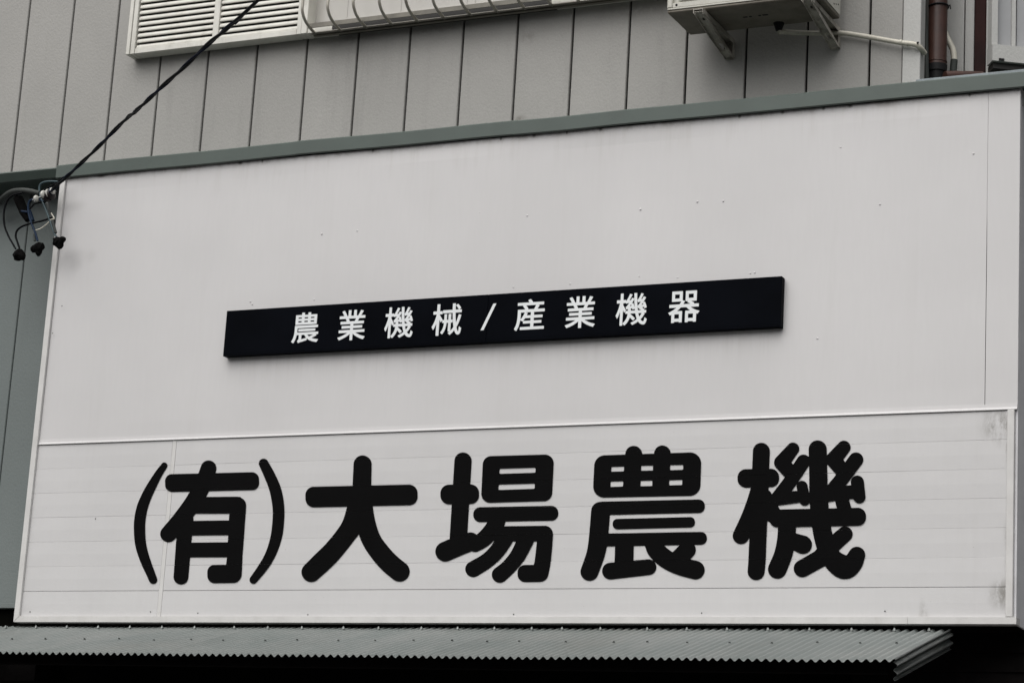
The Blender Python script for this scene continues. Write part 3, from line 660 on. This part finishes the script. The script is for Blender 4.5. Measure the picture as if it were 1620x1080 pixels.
# folded end: the sheet turns down with two more corrugations
pts = []
for k_ in range(0, 27):
    s_ = k_/26*.092
    r_ = .012
    if s_ < r_*1.57: a_ = s_/r_; bx, bz, nx_, nz_ = r_*math.sin(a_), -r_*(1-math.cos(a_)), math.sin(a_), math.cos(a_)
    else: bx, bz, nx_, nz_ = r_, -r_-(s_-r_*1.57), 1, 0
    h = .0075*math.cos(2*math.pi*s_/.0335); pts.append((XE+bx+nx_*(h-.0075)+.001, bz+nz_*(h-.0075)+AMP+.0015))
def flap(pts):
    b = B(); rows = [[b.verts.new((x_, y_, awz(y_)+z_)) for x_, z_ in pts] for y_ in (YF, -.5, -.25, .03)]
    for p, q in zip(rows, rows[1:]):
        for i in range(len(p)-1): b.faces.new((p[i], p[i+1], q[i+1], q[i]))
    bmesh.ops.solidify(b, geom=list(b.faces), thickness=.0012); return b
obj('folded_edge', flap(pts), 'sheet_old', aw, smooth=True)
# timbers below and screws
obj('beam', box(B(), -3.1, XE-.06, YF+.10, YF+.145, awz(YF+.1)-.065, awz(YF+.1)-.012), 'darkwood', aw)
for i in range(12):
    xx = -3.0+i*.68; obj('rafter', prism(B(), [(YF+.15, awz(YF+.15)-.012), (.27, awz(.27)-.11), (.27, awz(.27)-.16), (YF+.15, awz(YF+.15)-.05)], lambda a, b, t: Vector((t, a, b)), xx, xx+.045), 'darkwood', aw)
sc = B(); res = bmesh.ops.create_cone(sc, cap_ends=True, segments=8, radius1=.0085, radius2=.0025, depth=.012); mcone = bpy.data.meshes.new('screw'); sc.to_mesh(mcone); sc.free(); mcone.materials.append(M['sheet_old'])
sc = B(); bmesh.ops.create_cone(sc, cap_ends=True, segments=8, radius1=.006, radius2=.004, depth=.006); mdot = bpy.data.meshes.new('screw'); sc.to_mesh(mdot); sc.free(); mdot.materials.append(M['conduit'])
crest = lambda xx: XE-round((XE-xx)/PP)*PP
def aw_at(px_, py_):
    lo, hi = -1.2, .3
    for _ in range(30):
        m = (lo+hi)/2; p = U(px_, py_, m)
        if p.z > awz(m): hi = m if False else hi; lo = m
        else: hi = m
    return U(px_, py_, (lo+hi)/2)
xs_top = [6, 55, 104, 154, 205, 257, 311, 366, 424, 482, 541, 601, 662, 722.6, 783, 843.5, 891.7, 954.6, 1018, 1082, 1145, 1209, 1275, 1342, 1414.5, 1469.5]
for px_ in xs_top:
    yy = -.03; p = U(px_, 1000, yy); link('screw', mcone, None, aw, Vector((crest(p.x), yy, awz(yy)+AMP+.006))-aw.location)
for px_ in [18, 70, 131, 186, 240, 300, 352, 415, 470, 535, 590, 650, 712.6, 774, 826, 889, 968, 1030, 1090, 1150, 1215, 1292, 1365, 1419.5]:
    yy = -.39+random.uniform(-.03, .03); p = U(px_, 1021, yy); link('screw', mdot, None, aw, Vector((crest(p.x), yy, awz(yy)+AMP+.002))-aw.location)

# ------------------------------------------------------------------ air conditioner
AX0, AX1, AY0, AY1, AZ = 3.339, 4.071, -.040, .250, 5.664
ac = thing('air_conditioner', ((AX0+AX1)/2, (AY0+AY1)/2, AZ), 'cream outdoor air conditioner unit mounted on two wall brackets above the sign', 'air conditioner')
def ap(name, b, m='ac', **k): return obj(name, b, m, ac, **k)
ap('casing', box(B(), AX0+.012, AX1-.004, AY0+.02, AY1-.004, AZ+.012, AZ+.54, .004))
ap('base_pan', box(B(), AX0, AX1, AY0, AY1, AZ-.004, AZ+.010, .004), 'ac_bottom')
ap('base_lip', box(B(), AX0+.001, AX1-.001, AY0-.003, AY0+.006, AZ+.0105, AZ+.018, .001), 'ac')
ap('corner_post', box(B(), AX0-.001, AX0+.024, AY0-.004, AY0+.03, AZ+.0185, AZ+.54, .004))
ap('front_panel', box(B(), AX0+.0255, AX1-.0, AY0-.002, AY0+.02, AZ+.0185, AZ+.042, .002))
for i in range(16): ap('front_slat', box(B(), AX0+.05, AX1-.25, AY0-.001, AY0+.012, AZ+.050+i*.030, AZ+.060+i*.030, .002))
ap('side_panel', box(B(), AX1-.003, AX1+.002, AY0+.002, AY1-.002, AZ+.011, AZ+.54, .001))
for i in range(3): ap('side_slot', box(B(), AX1+.0015, AX1+.0028, AY1-.10+i*.03, AY1-.088+i*.03, AZ+.03+.01*i, AZ+.036+.01*i), 'dark')
for y in (): ap('foot_rail', box(B(), AX0+.08, AX1-.08, y, y+.03, AZ-.012, AZ-.0045, .002), 'ac_bottom')
p = UZ(1078, 10.5, AZ+.03); dm = B(); dome(dm, (AX0+.045, AY0-.003, AZ+.031), .006, .003); ap('screw_hole', dm, 'dark')
for (dx, w_) in ((0, .022), (.03, .012), (.075, .012), (.095, .026)):
    ap('vent_slot', box(B(), 3.655+dx, 3.655+dx+w_, .10, .112, AZ-.0052, AZ-.0035), 'dark')
b = B(); res = bmesh.ops.create_cone(b, cap_ends=True, segments=12, radius1=.014, radius2=.026, depth=.036)
dfit = UZ(1232, 43, AZ-.022); 
for v in b.verts: v.co += dfit
ap('drain_elbow', b, 'dark')
# wall brackets
def bracket(x, label, right):
    tp = AZ-.0135; zb = U(1160, 95, YW).z+(.0 if not right else -.004)
    t_ = thing('wall_bracket', (x, YW, zb), label, 'bracket', 'brackets carrying the air conditioner')
    w_ = .042; x0, x1 = x-w_/2, x+w_/2
    obj('top_arm', box(B(), x0, x1, -.075, YW-.003, tp-.004, tp, .001), 'bracket', t_)
    for s_ in (x0-.0025, x1+.0003): obj('arm_flange', box(B(), s_, s_+.0022, -.08, YW-.004, tp-.022, tp-.0002), 'bracket', t_)
    obj('back_leg', box(B(), x0, x1, YW-.006, YW-.002, zb, tp-.0045, .001), 'bracket', t_)
    for s_ in (x0-.0025, x1+.0003): obj('leg_flange', box(B(), s_, s_+.0022, YW-.030, YW-.002, zb+.004, tp-.023), 'bracket', t_)
    # diagonal channel
    y0, z0, y1, z1 = -.070, tp-.010, YW-.012, zb+.012; L = math.hypot(y1-y0, z1-z0); uy, uz = (y1-y0)/L, (z1-z0)/L; vy, vz = uz, -uy   # v points down and out
    if vz > 0: vy, vz = -vy, -vz
    fn = lambda xx, s_, t: Vector((xx, y0+uy*s_+vy*t, z0+uz*s_+vz*t))
    # web with an oval opening
    oval = lambda c, hl, hw: [(hw*math.sin(a_), c+(hl-hw)*(1 if math.cos(a_) > 0 else -1)+hw*math.cos(a_)) for a_ in [2*math.pi*k_/24+.01 for k_ in range(24)]]
    rect = [(-w_/2+.002, 0), (w_/2-.002, 0), (w_/2-.002, L), (-w_/2+.002, L)]
    obj('brace', fill_bm([rect, oval(L*.76, .030, .0085), oval(L*.16, .012, .006)], .001, lambda a_, b_, c__: fn(x+a_, b_, c__+.002)), 'bracket', t_)
    for s_ in (x0-.0002, x1-.0020):
        bb = prism(B(), [(0.004, 0.0), (L-.002, 0.0), (L-.002, .012), (L*.5, .020), (.004, .018)], lambda a_, b_, c__: fn(c__, a_, b_-.003), s_, s_+.0022); obj('brace_flange', bb, 'bracket', t_)
    bo = B(); 
    for y_, x_ in ((-.045, x-.008),): bmesh.ops.create_cone(bo, cap_ends=True, segments=6, radius1=.007, radius2=.007, depth=.012, matrix=Matrix.Translation((x_, y_, tp-.011)))
    obj('bolt', bo, 'steel', t_)
bracket(U(1155, 92, YW).x, 'left bracket under the air conditioner, its diagonal brace in shadow', False)
bracket(U(1322, 78, YW).x, 'right bracket under the air conditioner, nearer the drain hose and brown downpipe', True)

# ------------------------------------------------------------------ drain hose
hs_ = thing('drain_hose', tuple(U(1330, 52, .33)), 'cream drain hose running from the air conditioner to the wall corner', 'hose')
hp = [Vector((dfit.x, dfit.y, dfit.z-.022))]+[U(x_, y_, yy) for x_, y_, yy in ((1262, 52, .30), (1292, 53, .32), (1328, 52.5, .325), (1360, 56.5, .325), (1400, 63.5, .32), (1426, 68, .318), (1447, 70.5, .316), (1456, 76, .33), (1463, 84.5, .37))]
obj('hose_run', tube(B(), cr(hp, 6), .0115, 10), 'hose', hs_, smooth=True)
for (x_, y_) in ((1424, 67.3), (1434, 69)):
    p, q = U(x_, y_, .3175), U(x_+3, y_+.5, .3175); obj('clamp', tube(B(), [p, q], .0135, 10), 'hose', hs_, smooth=True)
p = U(1452, 68, .305); dm = B(); dome(dm, p, .006, .003); obj('screw', dm, 'dark', hs_)
# ------------------------------------------------------------------ downpipe
cx = U(1482.5, 60, .52); rr = .0455
dp_ = thing('downpipe', (cx.x, cx.y, 5.2), 'dark brown plastic downpipe with a black coupling in the corner above the sign', 'downpipe')
zc = U(1484, 99, .47).z
obj('pipe', tube(B(), [Vector((cx.x, cx.y, zc)), Vector((cx.x, cx.y, 8.0))], rr, 28), 'pipe', dp_, smooth=True)
obj('coupling', tube(B(), [Vector((cx.x, cx.y, 5.21)), Vector((cx.x, cx.y, zc-.03)), Vector((cx.x, cx.y, zc-.028)), Vector((cx.x, cx.y, zc+.004))], [rr*.86, rr*.93, rr+.003, rr+.003], 28), 'dark', dp_, smooth=True)
zt_ = U(1484, 6, .47).z
obj('strap', tube(B(), [Vector((cx.x+(rr+.004)*math.cos(t), cx.y+(rr+.004)*math.sin(t), zt_+.006*math.sin(t+2))) for t in [2*math.pi*i/24 for i in range(25)]], .004, 6), 'dark', dp_, smooth=True)
tl = U(1501, 10, .5); obj('strap_tail', tube(B(), [tl, tl+Vector((.006, -.004, .004)), tl+Vector((.010, -.004, -.018))], .003, 6), 'dark', dp_)
zt2 = U(1484, 94, .47).z
obj('seam_ring', tube(B(), [Vector((cx.x+(rr+.001)*math.cos(t), cx.y+(rr+.001)*math.sin(t), zt2+.004)) for t in [2*math.pi*i/24 for i in range(25)]], .002, 6), 'pipe', dp_, smooth=True)
# branch running right along the ledge
br = thing('branch_pipe', tuple(U(1530, 118, .45)), 'short brown branch pipe lying on the ledge right of the downpipe', 'pipe')
obj('pipe', tube(B(), [U(1495, 121, .46), U(1513, 120.5, .50), U(1553, 121, .60)], .0235, 16), 'pipe', br, smooth=True)
# back pipe left of downpipe, in the recess
bp = thing('rear_pipe', (U(1463, 60, .62).x, .62, 5.2), 'thin grey insulated pipe half hidden left of the brown downpipe', 'pipe')
obj('pipe', tube(B(), cr([U(1459, -60, .42), U(1461, 10, .43), U(1464, 40, .45), U(1465, 90, .45), U(1466, 130, .45)], 5), .012, 10), 'conduit', bp, smooth=True)
obj('tie', tube(B(), cr([U(1458, 88, .5), U(1463, 92, .48), U(1470, 95, .48), U(1467, 99, .5), U(1460, 97, .5)], 4), .003, 6), 'dark', bp)
# white pipe right of the downpipe
wp2 = thing('white_pipe', tuple(U(1509, 100, .6)), 'white curved pipe with grey sleeve just right of the brown downpipe', 'pipe')
obj('pipe', tube(B(), cr([U(1490, 40, .62), U(1499, 62, .6), U(1507, 78, .6), U(1509.5, 92, .6), U(1509.5, 100, .6)], 6), .0145, 12), 'hose', wp2, smooth=True)
obj('sleeve', tube(B(), [U(1509.5, 95, .6), U(1507.5, 118, .6)], .0165, 12), 'conduit', wp2, smooth=True)

# ------------------------------------------------------------------ overhead cable and its fixings
def helix(path, r, turns, ph):
    out = []; n = len(path)
    for i, p in enumerate(path):
        T = (path[min(i+1, n-1)]-path[max(i-1, 0)]).normalized(); a_ = T.orthogonal().normalized(); b_ = T.cross(a_); t = ph+turns*2*math.pi*i/n
        out.append(p+r*(math.cos(t)*a_+math.sin(t)*b_))
    return out
cpx = [(80, 303), (100, 284.5), (131, 256), (166, 222), (200, 188), (216, 175), (245, 148), (285, 112), (330, 70), (368, 37), (410, -2)]
base = [U(x_, y_, -.10-2.3*i/10) for i, (x_, y_) in enumerate(cpx)]
ext = base[-1]+(base[-1]-base[-2]).normalized()*9+Vector((0, 0, .25))
path = cr(base+[base[-1].lerp(ext, .3), ext], 10)
oc = thing('overhead_cable', tuple(base[0]), 'twisted black overhead cable crossing the grey wall down to the sign corner', 'cable')
obj('conductor', tube(B(), helix(path, .0034, 8, 0), .0072, 7), 'wire_black', oc, smooth=True)
obj('conductor', tube(B(), helix(path, .0048, 8, math.pi), .0050, 7), 'wire_navy', oc, smooth=True)
CY = -.08
def P7(x_, y_, Y=CY): return U(x_/6.35, 260+y_/6.35, Y)        # points read off the enlarged corner view
# rack with insulators
rk = thing('insulator_rack', tuple(P7(480, 330, .05)), 'steel rack with white and brown porcelain insulators at the sign top left corner', 'insulator rack')
obj('arm', tube(B(), [P7(560, 150, .19), P7(500, 260, .0), P7(350, 380, -.02)], .009, 8), 'steel', rk)
obj('wall_strap', tube(B(), cr([P7(470, 380, -.02), P7(500, 480, .02), P7(540, 560, .05), P7(565, 700, .12), P7(560, 760, .19)], 4), .008, 6), 'steel', rk)
def spool(c, ax_, r, h, m, nm='insulator'):
    ax_ = ax_.normalized(); pr = [(-.5, .35), (-.42, .75), (-.2, .97), (0, 1), (.2, .97), (.42, .75), (.5, .35)]
    obj(nm, tube(B(), [c+ax_*h*a_ for a_, _ in pr], [r*q for _, q in pr], 16), m, rk, smooth=True)
axd = Vector((1, -.25, .25))
spool(P7(366, 345, -.09), axd, .018, .019, 'porcelain'); spool(P7(442, 305, -.105), axd, .023, .020, 'porcelain')
spool(P7(474, 322, -.088), axd, .031, .022, 'brown_clay'); spool(P7(493, 292, -.1), axd, .025, .009, 'porcelain'); spool(P7(512, 300, -.09), axd, .030, .024, 'brown_clay'); spool(P7(528, 268, -.10), axd, .019, .008, 'porcelain'); spool(P7(522, 270, -.095), axd, .021, .012, 'wire_blue')
obj('rod', tube(B(), [P7(330, 360, -.085), P7(560, 270, -.085)], .005, 8), 'steel', rk)
# grey service conduit
gc = thing('service_conduit', tuple(P7(60, 330)), 'thick grey cable curving in from the left edge to the insulator rack', 'cable')
obj('conduit', tube(B(), cr([P7(-60, 460, .12), P7(0, 370, .08), P7(60, 310, .0), P7(130, 272, -.04), P7(230, 262, -.06), P7(330, 275, -.07), P7(400, 290, -.08)], 6), [.014]*31+[.012]*6, 10), 'conduit', gc, smooth=True)
# black fuse holder
fh = thing('fuse_holder', tuple(P7(240, 470, -.02)), 'black cylindrical cable fuse holder hanging between the wires beside the sign corner', 'fuse holder')
obj('body', tube(B(), [P7(185, 345, -.02), P7(240, 470, -.02), P7(285, 560, -.02)], [.025, .025, .017], 16), 'tape', fh)
obj('cap', tube(B(), [P7(160, 370, -.02), P7(195, 335, -.02)], [.019, .022], 14), 'tape', fh)
obj('collar', tube(B(), [P7(215, 470, -.04), P7(275, 480, -.04)], .006, 8), 'wire_blue', fh)
obj('boot', tube(B(), [P7(290, 470, -.01), P7(325, 570, -.01)], .013, 12), 'wire_blue', fh)
def lump(c, r, seed, parent, sx=1.0, sz=1.0, blobs=()):
    b = B(); bmesh.ops.create_icosphere(b, subdivisions=3, radius=1)
    for v in b.verts:
        d = v.co.normalized(); k_ = .88+.22*mnoise.noise(d*1.7+Vector((seed, 0, 0)))+.10*mnoise.noise(d*4+Vector((seed, 3, 0)))
        for (bx, bz, ba) in blobs: k_ += ba*max(0, d.dot(Vector((bx, -.1, bz)).normalized()))**6
        v.co = c+Vector((d.x*r*k_*sx, d.y*r*k_, d.z*r*k_*sz))
    return obj('taped_joint', b, 'tape', parent, smooth=False)
def wires(name, label, strands, lumpargs):
    t = thing(name, tuple(lumpargs[0]), label, 'wire joint', 'taped wire joints')
    for pts_, r_, m_ in strands: obj('wire', tube(B(), cr(pts_, 6), r_*1.2, 8), m_, t, smooth=True)
    lump(lumpargs[0], lumpargs[1], lumpargs[2], t, *lumpargs[3:])
wires('wire_joint', 'lowest and leftmost black taped joint, hanging on two black wires', [
    ([P7(230, 285), P7(130, 310), P7(70, 370), P7(40, 480), P7(45, 610), P7(85, 720), P7(130, 800), P7(158, 850)], .0042, 'wire_black'),
    ([P7(520, 535), P7(450, 560), P7(350, 585), P7(240, 615), P7(175, 660), P7(158, 720), P7(175, 780), P7(195, 840)], .0045, 'wire_black')], (P7(192, 915, -.09), .034, 1.0, 1.0, .95, ((.9, -.5, .35), (-.9, .2, .2), (.3, .9, .25))))
wires('wire_joint', 'middle black taped joint, hanging on a bright blue wire', [
    ([P7(440, 375), P7(380, 350), P7(310, 360), P7(285, 410), P7(290, 500), P7(320, 600), P7(352, 680), P7(378, 770)], .0048, 'wire_blue'),
    ([P7(300, 450), P7(345, 400), P7(400, 385), P7(470, 360)], .0035, 'wire_black'),
    ([P7(345, 700), P7(350, 770)], .005, 'conduit')], (P7(390, 838, -.09), .031, 4.2, .9, 1.05, ((-1, -.15, .75), (.15, -1, .45), (.8, .3, .2))))
wires('wire_joint', 'rightmost black taped joint, hanging on a grey green wire against the edge of the sign', [
    ([P7(590, 175), P7(500, 172), P7(430, 185), P7(398, 220), P7(400, 300), P7(430, 380), P7(470, 480), P7(510, 590), P7(550, 700), P7(570, 730)], .0046, 'wire_teal'),
    ([P7(530, 580), P7(560, 690)], .0065, 'conduit')], (P7(590, 780, -.09), .029, 7.7, 1.0, .95, ((1, .45, .75), (.5, -1, .65), (-.8, .6, .35), (-.9, -.4, .3))))
cw = thing('cream_wire', tuple(P7(450, 610)), 'short cream wire bent between the blue and grey green wires', 'wire')
obj('wire', tube(B(), cr([P7(515, 490), P7(545, 545), P7(515, 555), P7(470, 600), P7(410, 645), P7(360, 662)], 5), .0033, 8), 'hose', cw, smooth=True)
tw = thing('tail_wire', tuple(P7(540, 240)), 'black wire tail looping from the cable end down to the brown insulator', 'wire')
obj('wire', tube(B(), cr([P7(620, 160), P7(590, 215), P7(550, 290), P7(500, 360), P7(440, 385)], 5), .004, 8), 'wire_black', tw, smooth=True)
obj('wire', tube(B(), cr([P7(640, 130), P7(560, 190), P7(480, 240), P7(420, 275)], 5), .0055, 8), 'wire_black', tw, smooth=True)
